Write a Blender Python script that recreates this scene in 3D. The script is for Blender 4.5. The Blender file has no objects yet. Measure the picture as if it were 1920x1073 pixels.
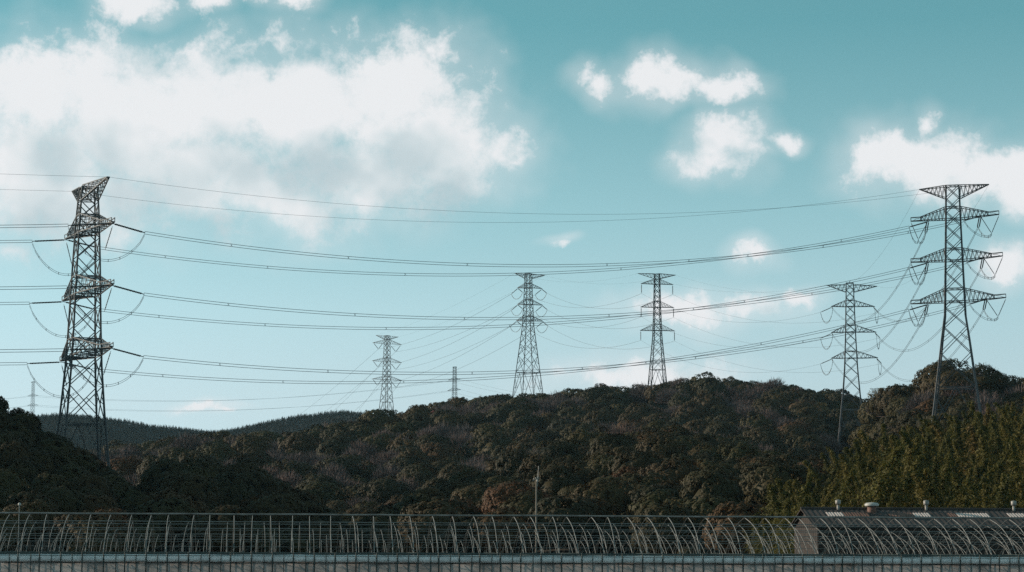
import bpy, math, random
import numpy as np
from mathutils import Matrix, Vector

R = math.radians
rnd = random.Random(7)
rng = np.random.default_rng(11)
SC = bpy.context.scene
COL = SC.collection

# ------------------------------------------------------------------ camera
F, CX, CY, HOR = 4000.0, 960.0, 536.5, 1030.0
CAMZ = 1.6
PITCH = math.atan((HOR - CY) / F)
ROLL = R(0.2)
cam_d = bpy.data.cameras.new('camera')
cam = bpy.data.objects.new('camera', cam_d)
COL.objects.link(cam)
cam_d.sensor_width = 36.0
cam_d.lens = F / 1920 * 36
cam_d.clip_start, cam_d.clip_end = 0.5, 40000
CM = Matrix.Rotation(R(90) + PITCH, 3, 'X') @ Matrix.Rotation(ROLL, 3, 'Z')
cam.matrix_world = Matrix.Translation((0, 0, CAMZ)) @ CM.to_4x4()
SC.camera = cam
CMN = np.array(CM)

# ------------------------------------------------------------------ sun, exposure
SUN_AZ, SUN_EL = R(74), R(17)          # azimuth to the left of +Y
sd = bpy.data.lights.new('sun', 'SUN')
sd.energy, sd.angle, sd.color = 5.0, R(0.53), (1.0, 0.84, 0.66)
sun = bpy.data.objects.new('sun', sd)
COL.objects.link(sun)
SUNV = Vector((-math.sin(SUN_AZ) * math.cos(SUN_EL), math.cos(SUN_AZ) * math.cos(SUN_EL), math.sin(SUN_EL)))
sun.rotation_euler = SUNV.to_track_quat('Z', 'Y').to_euler()
sun.location = SUNV * 3000
vs = SC.view_settings
vs.view_transform, vs.look, vs.exposure, vs.gamma = 'Standard', 'None', 0.0, 1.0
vs.use_curve_mapping = False
SC.cycles.use_denoising = False
SC.cycles.max_bounces = 6
SC.cycles.transparent_max_bounces = 12
SC.cycles.volume_bounces = 0


def ray(px, py):
    v = np.stack([(np.asarray(px, float) - CX) / F, -(np.asarray(py, float) - CY) / F, -np.ones_like(np.asarray(px, float))], -1)
    return v @ CMN.T


def at(px, py, Y):
    """point of the place seen at photo pixel (px,py) that stands at distance Y"""
    d = ray(px, py)
    t = Y / d[..., 1]
    return Vector((d[0] * t, Y, CAMZ + d[2] * t))


def proj(p):
    p = np.asarray(p, float)
    q = (p - np.array([0, 0, CAMZ])) @ CMN
    return CX + F * q[..., 0] / -q[..., 2], CY - F * q[..., 1] / -q[..., 2]


# ------------------------------------------------------------------ sky
world = bpy.data.worlds.new('World')
SC.world = world
world.use_nodes = True
wt = world.node_tree
world.cycles.sampling_method = 'MANUAL'
world.cycles.sample_map_resolution = 512
wt.nodes.clear()


class NB:
    def __init__(s, t): s.t = t; s.n = t.nodes; s.l = t.links
    def link(s, a, b): s.l.new(a, b)
    def node(s, kind, **kw):
        n = s.n.new(kind)
        for k, v in kw.items(): setattr(n, k, v)
        return n
    def put(s, sock, v):
        if hasattr(v, 'is_output'): s.l.new(v, sock)
        else: sock.default_value = v
    def math(s, op, a, b=0.0, c=0.0, clamp=False):
        n = s.n.new('ShaderNodeMath'); n.operation = op; n.use_clamp = clamp
        s.put(n.inputs[0], a); s.put(n.inputs[1], b); s.put(n.inputs[2], c)
        return n.outputs[0]
    def vmath(s, op, a, b=(0, 0, 0), scale=1.0):
        n = s.n.new('ShaderNodeVectorMath'); n.operation = op
        s.put(n.inputs[0], a); s.put(n.inputs[1], b)
        if op == 'SCALE': s.put(n.inputs['Scale'], scale)
        return n.outputs['Value'] if op in ('LENGTH', 'DOT_PRODUCT') else n.outputs[0]
    def maprange(s, v, a, b, c, d, kind='SMOOTHSTEP'):
        n = s.n.new('ShaderNodeMapRange'); n.interpolation_type = kind
        s.put(n.inputs[0], v)
        for i, q in enumerate((a, b, c, d)): s.put(n.inputs[i + 1], q)
        return n.outputs[0]
    def mix(s, f, a, b, kind='MIX'):
        n = s.n.new('ShaderNodeMix'); n.data_type = 'RGBA'; n.blend_type = kind
        s.put(n.inputs[0], f); s.put(n.inputs[6], a); s.put(n.inputs[7], b)
        return n.outputs[2]
    def noise(s, vec, scale, detail=2.0, rough=0.5, dist=0.0):
        n = s.n.new('ShaderNodeTexNoise')
        if vec is not None: s.put(n.inputs['Vector'], vec)
        n.inputs['Scale'].default_value = scale; n.inputs['Detail'].default_value = detail
        n.inputs['Roughness'].default_value = rough; n.inputs['Distortion'].default_value = dist
        return n
    def ramp(s, f, stops):
        n = s.n.new('ShaderNodeValToRGB'); s.put(n.inputs[0], f)
        e = n.color_ramp.elements
        while len(e) < len(stops): e.new(0.5)
        for i, (p, c) in enumerate(stops): e[i].position = p; e[i].color = (*c, 1)
        return n.outputs[0]


# clouds of the photograph: pixel centre and radii -> azimuth and elevation
CLOUDS = [   # centre, radii, thickness
    (60, 175, 120, 95, 1.0), (185, 175, 130, 95, 1.0), (60, 290, 190, 140, 1.0), (260, 250, 200, 130, 1.05), (430, 195, 140, 105, 1.0), (560, 205, 160, 115, 1.1),
    (720, 195, 140, 112, 1.1), (810, 265, 140, 105, 1.05), (700, 325, 170, 85, .85), (560, 385, 150, 85, .8), (480, 350, 160, 80, .8), (700, 365, 110, 60, .7), (590, 300, 130, 90, .9), (350, 310, 240, 100, 1.0),
    (915, 285, 100, 60, .7), (960, 300, 60, 40, .5), (110, 395, 240, 90, .85), (250, 370, 160, 70, .8), (20, 480, 75, 45, .5),
    (265, 0, 85, 40, .85), (395, -4, 60, 36, .75), (480, -8, 70, 26, .5), (560, -8, 60, 34, .7),
    (1130, 150, 58, 46, .65), (1215, 146, 90, 52, .82), (1275, 155, 84, 46, .8), (1345, 162, 96, 40, .72), 
    (1360, 262, 74, 62, .85), (1348, 308, 84, 50, .8), (1410, 292, 70, 26, .5), (1475, 272, 56, 30, .65),
    (1735, 230, 34, 42, .75), (1660, 295, 84, 62, .9), (1760, 310, 130, 66, 1.0), (1850, 320, 110, 56, .9), (1930, 335, 70, 60, .9),
    (1052, 461, 46, 16, .45), (1420, 478, 50, 30, .75), (1905, 488, 60, 42, .9), (1270, 580, 160, 50, .7), (1400, 572, 120, 40, .65), (1490, 558, 80, 28, .5),
    (1200, 705, 200, 46, .75), (380, 766, 70, 16, .6), (430, 772, 60, 16, .5),
]


def density_group(name, detail):
    g = bpy.data.node_groups.new(name, 'ShaderNodeTree')
    g.interface.new_socket('Dir', in_out='INPUT', socket_type='NodeSocketVector')
    g.interface.new_socket('Density', in_out='OUTPUT', socket_type='NodeSocketFloat')
    b = NB(g)
    gi, go = g.nodes.new('NodeGroupInput'), g.nodes.new('NodeGroupOutput')
    d = b.vmath('NORMALIZE', gi.outputs[0])
    w1 = b.noise(d, 24, 6 if detail > 4 else 1, 0.62)
    warp = b.vmath('SCALE', b.vmath('SUBTRACT', w1.outputs['Color'], (0.5, 0.5, 0.5)), scale=0.025)
    dw = b.vmath('ADD', d, warp)
    sp = g.nodes.new('ShaderNodeSeparateXYZ'); b.link(dw, sp.inputs[0])
    az = b.math('ARCTAN2', sp.outputs[0], sp.outputs[1])
    el = b.math('ARCSINE', sp.outputs[2])
    cb = g.nodes.new('ShaderNodeCombineXYZ')
    b.link(az, cb.inputs[0]); b.link(el, cb.inputs[1])
    ae = cb.outputs[0]
    acc = None
    for (px, py, rx, ry, th) in CLOUDS:
        v = ray(px, py); v = v / np.linalg.norm(v)
        c = (math.atan2(v[0], v[1]), math.asin(v[2]), 0)
        q = b.vmath('MULTIPLY', b.vmath('SUBTRACT', ae, c), (F / rx / 1.12, F / ry / 1.12, 0))
        m = b.math('MULTIPLY_ADD', b.vmath('LENGTH', q), -1.0 - 0.35 * (1 - th), th)
        acc = m if acc is None else b.math('SMOOTH_MAX', acc, m, 0.3)
    # the sky outside the picture carries clouds of the same kind
    sq = b.vmath('MULTIPLY', d, (1, 1, 2.2))
    wide = b.noise(sq, 4.2, 3, 0.5, 0.3).outputs[0]
    wide = b.maprange(wide, 0.50, 0.72, -0.7, 0.8, 'LINEAR')
    fr = b.vmath('LENGTH', b.vmath('MULTIPLY', b.vmath('SUBTRACT', ae, (0, 0.12, 0)), (1 / 0.30, 1 / 0.17, 0)))
    out = b.maprange(fr, 0.95, 1.35, 0, 1)
    acc = b.math('MAXIMUM', acc, b.math('SUBTRACT', wide, b.math('MULTIPLY', b.math('SUBTRACT', 1.0, out), 3.0)))
    acc = b.math('MAXIMUM', acc, -1.2)
    n = b.noise(d, 46, detail, 0.66, 0.1).outputs[0]
    res = b.math('ADD', acc, b.math('MULTIPLY', b.math('SUBTRACT', n, 0.5), 2.1 if detail > 4 else 0.9))
    b.link(res, go.inputs[0])
    return g


def build_world():
    b = NB(wt)
    tc = b.node('ShaderNodeTexCoord')
    d = tc.outputs['Generated']
    sky = b.node('ShaderNodeTexSky', sky_type='NISHITA')
    sky.sun_disc = False
    sky.sun_elevation, sky.sun_rotation = SUN_EL, -SUN_AZ
    sky.altitude, sky.air_density, sky.dust_density, sky.ozone_density = 50, 1.0, 0.6, 2.5
    bw = b.node('ShaderNodeRGBToBW'); b.link(sky.outputs[0], bw.inputs[0])
    sp = b.node('ShaderNodeSeparateXYZ'); b.link(d, sp.inputs[0])
    tint = b.ramp(sp.outputs[2], [(p, tuple(x / 2 for x in q)) for p, q in SKY_TINT])     # teal cast of the air, by height
    c = b.vmath('MULTIPLY', b.vmath('SCALE', tint, scale=4.0), b.math('POWER', bw.outputs[0], 0.7))
    g, gs = density_group('cloud_density', 8), density_group('cloud_density_soft', 2)
    def dens(v, grp):
        n = b.node('ShaderNodeGroup'); n.node_tree = grp
        b.link(v, n.inputs[0]); return n.outputs[0]
    d0 = dens(d, g)
    d1 = dens(b.vmath('ADD', d, (-0.008, 0, 0.030)), gs)    # how much cloud lies between here and the light
    # crisp billows where the top is open, soft trailing undersides
    crisp, soft = b.maprange(d0, -0.22, 0.52, 0, 1), b.maprange(d0, -0.35, 0.75, 0, 1)
    under = b.maprange(d1, -0.45, 0.35, 0, 1)
    alpha = b.math('ADD', b.math('MULTIPLY', crisp, b.math('SUBTRACT', 1.0, under)), b.math('MULTIPLY', soft, under))
    veil = b.math('MULTIPLY', b.maprange(dens(d, gs), -0.75, 0.5, 0, 1), 0.38)
    alpha = b.math('MAXIMUM', alpha, veil)
    alpha = b.math('MULTIPLY', alpha, 0.97)
    thick = b.maprange(d1, 0.0, 1.05, 0.0, 1.0)
    fine = b.noise(d, 16, 6, 0.55).outputs[0]
    lit = b.math('SUBTRACT', 1.0, b.math('MULTIPLY', thick, 0.95))
    lit = b.math('ADD', lit, b.math('MULTIPLY', b.math('SUBTRACT', fine, 0.5), 1.0), clamp=True)
    cc = b.ramp(lit, [(0.0, tuple(x / 8 for x in CLOUD_DARK)), (0.42, tuple(x / 8 for x in CLOUD_MID)), (0.8, tuple(x / 8 for x in CLOUD_LIT))])
    cc = b.vmath('SCALE', cc, scale=8.0)
    c = b.mix(alpha, c, cc)
    bg = b.node('ShaderNodeBackground'); b.link(c, bg.inputs[0]); bg.inputs[1].default_value = SKY_STRENGTH
    o = b.node('ShaderNodeOutputWorld'); b.link(bg.outputs[0], o.inputs[0])


SKY_TINT = [(0.0, (0.66, 0.84, 0.90)), (0.066, (0.665, 0.86, 0.92)), (0.11, (0.60, 0.895, 0.97)), (0.155, (0.47, 0.845, 0.93)), (0.242, (0.245, 0.67, 0.77)), (1.0, (0.19, 0.54, 0.63))]
SKY_STRENGTH = 0.15
CLOUD_DARK, CLOUD_MID, CLOUD_LIT = (3.5, 4.2, 4.45), (4.7, 5.12, 5.28), (5.75, 5.8, 5.9)
build_world()

# ------------------------------------------------------------------ materials


def mat(name, col, rough=0.7, metal=0.0, var=0.25, scale=3.0, obj_var=None, transl=0.0, col2=None, bump=0.0, spec=None):
    m = bpy.data.materials.new(name); m.use_nodes = True
    t = m.node_tree; b = NB(t)
    p = t.nodes['Principled BSDF']
    p.inputs['Roughness'].default_value = rough; p.inputs['Metallic'].default_value = metal
    p.inputs['Specular IOR Level'].default_value = spec if spec is not None else (0.12 if obj_var else 0.4)
    tc = b.node('ShaderNodeTexCoord')
    n = b.noise(tc.outputs['Object'], scale, 4, 0.6)
    c1 = tuple(x * (1 - var) for x in col); c2 = tuple(min(1, x * (1 + var)) for x in (col2 or col))
    c = b.ramp(n.outputs[0], [(0.3, c1), (0.7, c2)])
    if obj_var:
        oi = b.node('ShaderNodeObjectInfo')
        c = b.mix(0.72, c, b.ramp(oi.outputs['Random'], obj_var))
    b.link(c, p.inputs['Base Color'])
    if bump:
        bp = b.node('ShaderNodeBump'); bp.inputs['Strength'].default_value = bump
        b.link(n.outputs[0], bp.inputs['Height']); b.link(bp.outputs[0], p.inputs['Normal'])
    if transl:
        tr = b.node('ShaderNodeBsdfTranslucent'); b.link(c, tr.inputs[0])
        mx = b.node('ShaderNodeMixShader'); mx.inputs[0].default_value = transl
        b.link(p.outputs[0], mx.inputs[1]); b.link(tr.outputs[0], mx.inputs[2])
        b.link(mx.outputs[0], t.nodes['Material Output'].inputs[0])
    return m


M = {}
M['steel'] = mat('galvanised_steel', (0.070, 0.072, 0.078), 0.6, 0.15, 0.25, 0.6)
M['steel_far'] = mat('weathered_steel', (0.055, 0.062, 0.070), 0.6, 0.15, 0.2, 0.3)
M['insul'] = mat('insulator_porcelain', (0.05, 0.05, 0.055), 0.35, 0.0, 0.2, 2)
M['wire'] = mat('aluminium_wire', (0.06, 0.075, 0.085), 0.6, 0.2, 0.1, 0.5)
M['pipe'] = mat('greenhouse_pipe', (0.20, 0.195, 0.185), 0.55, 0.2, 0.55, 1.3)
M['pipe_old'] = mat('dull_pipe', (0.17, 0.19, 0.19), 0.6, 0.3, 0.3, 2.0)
M['pipe_dark'] = mat('dark_pipe', (0.11, 0.12, 0.12), 0.6, 0.3, 0.3, 2.0)  # darker pipe colour for the rear half of each hoop
M['post'] = mat('dark_green_post', (0.035, 0.05, 0.048), 0.55, 0.2, 0.3, 3)
M['film'] = mat('greenhouse_film', (0.40, 0.36, 0.345), 0.5, 0.0, 0.42, 0.9, transl=0.3, bump=0.12)
M['roll'] = mat('rolled_film', (0.86, 0.87, 0.88), 0.5, 0.0, 0.16, 1.1, transl=0.25, bump=0.2)
M['rooftin'] = mat('rusty_roof_sheet', (0.045, 0.036, 0.034), 0.75, 0.0, 0.45, 0.9)
M['skylight'] = mat('fibreglass_panel', (0.74, 0.60, 0.55), 0.8, 0.0, 0.15, 2, transl=0.2, spec=0.05)
M['rust'] = mat('rusty_panel', (0.15, 0.075, 0.055), 0.7, 0.0, 0.35, 2.2)
M['shedwall'] = mat('weathered_board', (0.024, 0.016, 0.013), 0.8, 0.0, 0.3, 1.2)
M['zinc'] = mat('zinc_vent', (0.26, 0.24, 0.22), 0.5, 0.1, 0.2, 4)
M['whitecap'] = mat('white_paint', (0.42, 0.40, 0.37), 0.5, 0.0, 0.12, 4)
M['concrete'] = mat('pole_concrete', (0.20, 0.17, 0.14), 0.8, 0.0, 0.2, 3)
M['bark'] = mat('bark', (0.075, 0.058, 0.048), 0.9, 0.0, 0.3, 4)
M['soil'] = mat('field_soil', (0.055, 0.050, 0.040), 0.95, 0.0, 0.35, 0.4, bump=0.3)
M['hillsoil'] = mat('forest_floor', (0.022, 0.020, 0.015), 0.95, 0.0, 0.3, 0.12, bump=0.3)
M['leaf'] = mat('evergreen_leaves', (0.042, 0.042, 0.022), 0.62, 0.0, 0.3, 1.7, transl=0.10, obj_var=[
    (0.0, (0.025, 0.023, 0.012)), (0.2, (0.050, 0.037, 0.016)), (0.38, (0.066, 0.039, 0.018)), (0.55, (0.034, 0.029, 0.014)),
    (0.72, (0.074, 0.055, 0.021)), (0.86, (0.058, 0.050, 0.021)), (0.94, (0.085, 0.048, 0.021)), (1.0, (0.120, 0.046, 0.024))])
M['leaf_dark'] = mat('cedar_needles', (0.020, 0.024, 0.016), 0.8, 0.0, 0.3, 1.5, obj_var=[(0, (0.014, 0.019, 0.012)), (1, (0.027, 0.028, 0.018))])
M['leaf_far'] = mat('far_conifer_needles', (0.018, 0.030, 0.022), 0.8, 0.0, 0.3, 1.5, obj_var=[(0, (0.004, 0.008, 0.009)), (1, (0.007, 0.011, 0.012))])
M['twig'] = mat('bare_twigs', (0.13, 0.105, 0.105), 0.85, 0.0, 0.25, 1.5, obj_var=[(0, (0.082, 0.066, 0.064)), (0.6, (0.115, 0.086, 0.080)), (1, (0.135, 0.082, 0.068))])
M['red'] = mat('red_leaves', (0.20, 0.045, 0.040), 0.7, 0.0, 0.3, 1.7, transl=0.15)
M['gold'] = mat('yellow_leaves', (0.170, 0.105, 0.030), 0.7, 0.0, 0.3, 1.7, transl=0.15)
M['bamboo'] = mat('bamboo_leaves', (0.085, 0.080, 0.022), 0.6, 0.0, 0.3, 1.5, transl=0.3, obj_var=[
    (0, (0.046, 0.048, 0.015)), (0.4, (0.094, 0.084, 0.020)), (0.85, (0.120, 0.094, 0.024)), (1, (0.120, 0.074, 0.026))])
M['culm'] = mat('bamboo_culm', (0.12, 0.13, 0.05), 0.5, 0.0, 0.2, 2)

# ------------------------------------------------------------------ mesh builder and tagging


class MB:
    def __init__(s): s.v = []; s.f = []
    def tube(s, pts, r, n=4, r2=None):
        pts = [Vector(p) for p in pts]
        k = len(pts); b0 = len(s.v)
        for i, p in enumerate(pts):
            a = pts[max(0, i - 1)]; c = pts[min(k - 1, i + 1)]
            t = (c - a)
            if t.length < 1e-9: t = Vector((0, 0, 1))
            t.normalize()
            h = Vector((0, 0, 1)) if abs(t.z) < 0.9 else Vector((1, 0, 0))
            u = t.cross(h).normalized(); w = t.cross(u)
            rr = r if r2 is None else r + (r2 - r) * i / (k - 1)
            for j in range(n):
                an = 2 * math.pi * (j + 0.5) / n
                s.v.append(p + u * (rr * math.cos(an)) + w * (rr * math.sin(an)))
        for i in range(k - 1):
            for j in range(n):
                a = b0 + i * n + j; c = b0 + i * n + (j + 1) % n
                s.f.append((a, c, c + n, a + n))
        s.f.append(tuple(b0 + j for j in range(n))[::-1])
        s.f.append(tuple(b0 + (k - 1) * n + j for j in range(n)))
        return s
    def box(s, c, d, rz=0.0):
        c = Vector(c); b = len(s.v); co, si = math.cos(rz), math.sin(rz)
        for x, y, z in ((-1, -1, -1), (1, -1, -1), (1, 1, -1), (-1, 1, -1), (-1, -1, 1), (1, -1, 1), (1, 1, 1), (-1, 1, 1)):
            x, y, z = x * d[0] / 2, y * d[1] / 2, z * d[2] / 2
            s.v.append(c + Vector((x * co - y * si, x * si + y * co, z)))
        for q in ((0, 3, 2, 1), (4, 5, 6, 7), (0, 1, 5, 4), (1, 2, 6, 5), (2, 3, 7, 6), (3, 0, 4, 7)): s.f.append(tuple(b + i for i in q))
        return s
    def lathe(s, base, prof, n=10, axis=None):
        base = Vector(base); b = len(s.v)
        ax = Vector(axis).normalized() if axis is not None else Vector((0, 0, 1))
        h = Vector((1, 0, 0)) if abs(ax.x) < 0.9 else Vector((0, 1, 0))
        u = ax.cross(h).normalized(); w = ax.cross(u)
        for (r, z) in prof:
            for j in range(n):
                an = 2 * math.pi * j / n
                s.v.append(base + ax * z + u * (r * math.cos(an)) + w * (r * math.sin(an)))
        for i in range(len(prof) - 1):
            for j in range(n):
                a = b + i * n + j; c = b + i * n + (j + 1) % n
                s.f.append((a, c, c + n, a + n))
        s.f.append(tuple(b + j for j in range(n))[::-1])
        s.f.append(tuple(b + (len(prof) - 1) * n + j for j in range(n)))
        return s
    def mesh(s, name, m, smooth=False):
        me = bpy.data.meshes.new(name)
        me.from_pydata([tuple(v) for v in s.v], [], s.f)
        me.materials.append(m)
        if smooth: me.polygons.foreach_set('use_smooth', [True] * len(me.polygons))
        return me
    def build(s, name, m, parent=None, smooth=False):
        return link(name, s.mesh(name, m, smooth), parent)


def link(name, data, parent=None, loc=None):
    o = bpy.data.objects.new(name, data); COL.objects.link(o)
    if parent: o.parent = parent
    if loc is not None: o.location = loc
    return o


def tag(o, label=None, cat=None, group=None, kind=None):
    if label: o['label'] = label
    if cat: o['category'] = cat
    if group: o['group'] = group
    if kind: o['kind'] = kind
    return o


def empty(name, loc, rz=0.0):
    o = link(name, None, None, loc); o.rotation_euler = (0, 0, rz)
    o.empty_display_size = 0.5
    return o


def npmesh(name, verts, quads, m):
    me = bpy.data.meshes.new(name)
    nv, nf = len(verts), len(quads)
    me.vertices.add(nv); me.vertices.foreach_set('co', np.asarray(verts, np.float32).ravel())
    k = quads.shape[1]
    me.loops.add(nf * k); me.loops.foreach_set('vertex_index', np.asarray(quads, np.int32).ravel())
    me.polygons.add(nf); me.polygons.foreach_set('loop_start', np.arange(0, nf * k, k, dtype=np.int32))
    me.update(calc_edges=True); me.validate()
    me.materials.append(m)
    return me


# ------------------------------------------------------------------ terrain


def gz(y):
    return np.interp(y, [0, 97, 143], [0, 0, -1.6])


def vnoise(x, y, s, seed):
    r = np.random.default_rng(seed); a = 0
    for k in range(7):
        th = r.uniform(0, 6.28); fr = r.uniform(0.6, 1.7) / s
        a = a + np.sin((x * np.cos(th) + y * np.sin(th)) * fr * 6.283 + r.uniform(0, 6.28))
    return a / 3.2


LAYERS = {
    # name: silhouette (px,py) of the canopy, crest distance, foot distance, tree height, exponent, behaviour behind the crest
    'far': dict(s=[(-900, 800), (-300, 785), (40, 773), (130, 769), (170, 771), (240, 783), (330, 795), (395, 801), (440, 797), (500, 783),
                   (560, 772), (610, 766), (650, 763), (690, 768), (720, 772), (800, 768), (860, 762), (1000, 760), (1600, 752), (2900, 760)],
                d=[(0, 2600)], f=1900, h=9, e=1.0, back=1500),
    'mid': dict(s=[(-200, 860), (150, 850), (215, 838), (300, 832), (350, 826), (430, 824), (500, 814), (560, 810), (620, 802), (680, 787), (740, 777),
                   (780, 768), (820, 756), (860, 752), (900, 746), (960, 741), (1000, 738), (1060, 734), (1130, 730), (1180, 728), (1230, 722),
                   (1260, 715), (1330, 709), (1380, 714), (1430, 711), (1500, 724), (1560, 735), (1600, 745), (1625, 753), (1660, 748), (2400, 740)],
                d=[(150, 800), (500, 900), (900, 1030), (1300, 1060)], f=450, h=11.5, e=1.6, back=None),
    'right': dict(s=[(1480, 1000), (1580, 910), (1615, 860), (1640, 812), (1660, 752), (1682, 728), (1700, 721), (1740, 704), (1770, 697), (1800, 693), (1850, 697),
                     (1900, 708), (1960, 712), (2500, 720)],
                  d=[(1500, 760), (1900, 690)], f=330, h=11.5, e=1.0, back=300),
    'grove': dict(s=[(1370, 1010), (1400, 975), (1440, 945), (1500, 918), (1560, 885), (1600, 860), (1640, 845), (1700, 832), (1760, 812), (1800, 803), (1860, 793),
                     (1920, 780), (2000, 768), (2600, 750)],
                  d=[(1400, 330), (1900, 460)], f=215, h=8.5, e=0.8, back=160),
    'rise': dict(s=[(690, 1010), (730, 965), (790, 930), (840, 905), (900, 880), (960, 866), (1020, 848), (1080, 825), (1150, 807), (1200, 800), (1250, 801),
                    (1300, 810), (1350, 830), (1400, 850), (1450, 880), (1500, 905), (1600, 980)],
                 d=[(700, 470), (1200, 580)], f=300, h=8.5, e=0.75, back=120),
    'knoll': dict(s=[(1150, 1010), (1190, 960), (1230, 912), (1290, 878), (1350, 856), (1400, 848), (1480, 852), (1540, 865), (1600, 900), (1680, 960)],
                  d=[(1200, 400), (1500, 440)], f=280, h=8.5, e=0.7, back=90),
    'low': dict(s=[(200, 1010), (238, 940), (262, 895), (300, 878), (340, 871), (400, 875), (450, 884), (520, 905), (570, 935), (620, 975), (680, 1010)],
                d=[(300, 430)], f=300, h=8.5, e=0.7, back=80),
    'left': dict(s=[(-1400, 180), (-900, 300), (-600, 400), (-260, 520), (-120, 640), (-40, 715), (0, 748), (30, 757), (60, 771), (100, 800), (140, 832), (170, 852), (210, 882),  # unseen stretch left of the frame, raised so its shadow covers the lower left
                    (240, 908), (258, 932), (268, 965), (285, 1010), (320, 1040)],
                 d=[(-1000, 530), (-60, 430)], f=245, h=6.5, e=0.9, back=210),
}
NAMES = list(LAYERS)


def layer_h(L, x, y):
    u = CX + F * x / np.maximum(y, 1)
    sx, sy = zip(*L['s']); ys = np.interp(u, sx, sy)
    dx, dd = zip(*L['d']); D = np.interp(u, dx, dd)
    r = ray(u, ys)
    zr = CAMZ + r[..., 2] / r[..., 1] * D - L['h']
    zb = -2.5
    t = np.clip((y - L['f']) / (D - L['f']), 0, 1)
    z = zb + (zr - zb) * t ** L['e']
    if L['back'] is None:
        zback = zr * (y / D) * 0.965
    else:
        q = np.clip((y - D) / L['back'], 0, 1)
        zback = zb + (zr - zb) * (1 - q * q * (3 - 2 * q))
    z = np.where(y > D, zback, z)
    return np.where(y < L['f'], -3.0, z)


def terrain(x, y, which=False):
    hs = np.stack([layer_h(LAYERS[n], x, y) for n in NAMES])
    z = hs.max(0)
    bump = (vnoise(x, y, 55, 3) * 1.0 + vnoise(x, y, 23, 5) * 0.5) * np.clip(z / 12, 0, 1)
    if which: return z + bump, hs.argmax(0)
    return z + bump


def build_hills():
    u = np.concatenate([np.arange(-1400, -200, 60), np.arange(-200, 2120, 12), np.arange(2120, 3400, 60)])
    y = np.concatenate([np.arange(210, 640, 7), np.arange(640, 1150, 12), np.geomspace(1150, 4300, 60)])
    U, Y = np.meshgrid(u, y)
    X = (U - CX) / F * Y
    Z = terrain(X, Y)
    nu = len(u)
    idx = np.arange(len(y) * nu).reshape(len(y), nu)
    q = np.stack([idx[:-1, :-1], idx[:-1, 1:], idx[1:, 1:], idx[1:, :-1]], -1).reshape(-1, 4)
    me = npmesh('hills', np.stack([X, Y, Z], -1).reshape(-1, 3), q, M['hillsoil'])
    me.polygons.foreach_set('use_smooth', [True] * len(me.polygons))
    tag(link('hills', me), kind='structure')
    xs = [-20000, -3000, -400, -150, 0, 150, 400, 3000, 20000]
    ys = [-20000, -300, 0, 60, 97, 120, 143, 200, 600, 3000, 20000]
    v = [(a, b_, float(gz(b_))) for b_ in ys for a in xs]
    n = len(xs)
    f = [(j * n + i, j * n + i + 1, (j + 1) * n + i + 1, (j + 1) * n + i) for j in range(len(ys) - 1) for i in range(n - 1)]
    me = bpy.data.meshes.new('ground'); me.from_pydata(v, [], f); me.materials.append(M['soil'])
    tag(link('ground', me), kind='structure')


build_hills()


def hit(px, py):
    """where the sight line through a photo pixel meets the hills"""
    d = ray(px, py); y = np.arange(220, 2500, 2.0)
    p = d[None, :] / d[1] * y[:, None]
    below = np.nonzero(p[:, 2] + CAMZ < terrain(p[:, 0], y) + 4)[0]
    k = below[0] if len(below) else -1
    return p[k, 0], y[k]


# ------------------------------------------------------------------ pylons
class Tower: pass


def strut_net(mb, a0, a1, b0, b1, n, r, taper=True):
    """zigzag lacing between two chords a0-a1 and b0-b1"""
    for i in range(n):
        p = a0.lerp(a1, i / n); q = b0.lerp(b1, (i + 0.5) / n); p2 = a0.lerp(a1, (i + 1) / n)
        mb.tube([p, q], r, 3); mb.tube([q, p2], r, 3)


def insulator(mb, a, b, r=0.16, n=None):
    a, b = Vector(a), Vector(b); L = (b - a).length
    n = n or max(6, int(L / 0.42))
    prof = [(0.05, 0), (0.05, 0.06 * L)]
    for i in range(n):
        z0 = L * (0.08 + 0.84 * i / n); dz = L * 0.84 / n
        prof += [(r * 0.5, z0), (r, z0 + dz * 0.45), (r * 0.95, z0 + dz * 0.6), (r * 0.5, z0 + dz * 0.9)]
    prof += [(0.05, 0.94 * L), (0.05, L)]
    mb.lathe(a, prof, 6, b - a)


def bez(a, b, sag, n=14, side=(0, 0, 0)):
    a, b = Vector(a), Vector(b); out = []
    for i in range(n + 1):
        t = i / n; w = 4 * t * (1 - t)
        w = w ** 0.75
        out.append(a.lerp(b, t) + Vector((side[0] * w, side[1] * w, side[2] * w - sag * w)))
    return out


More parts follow.
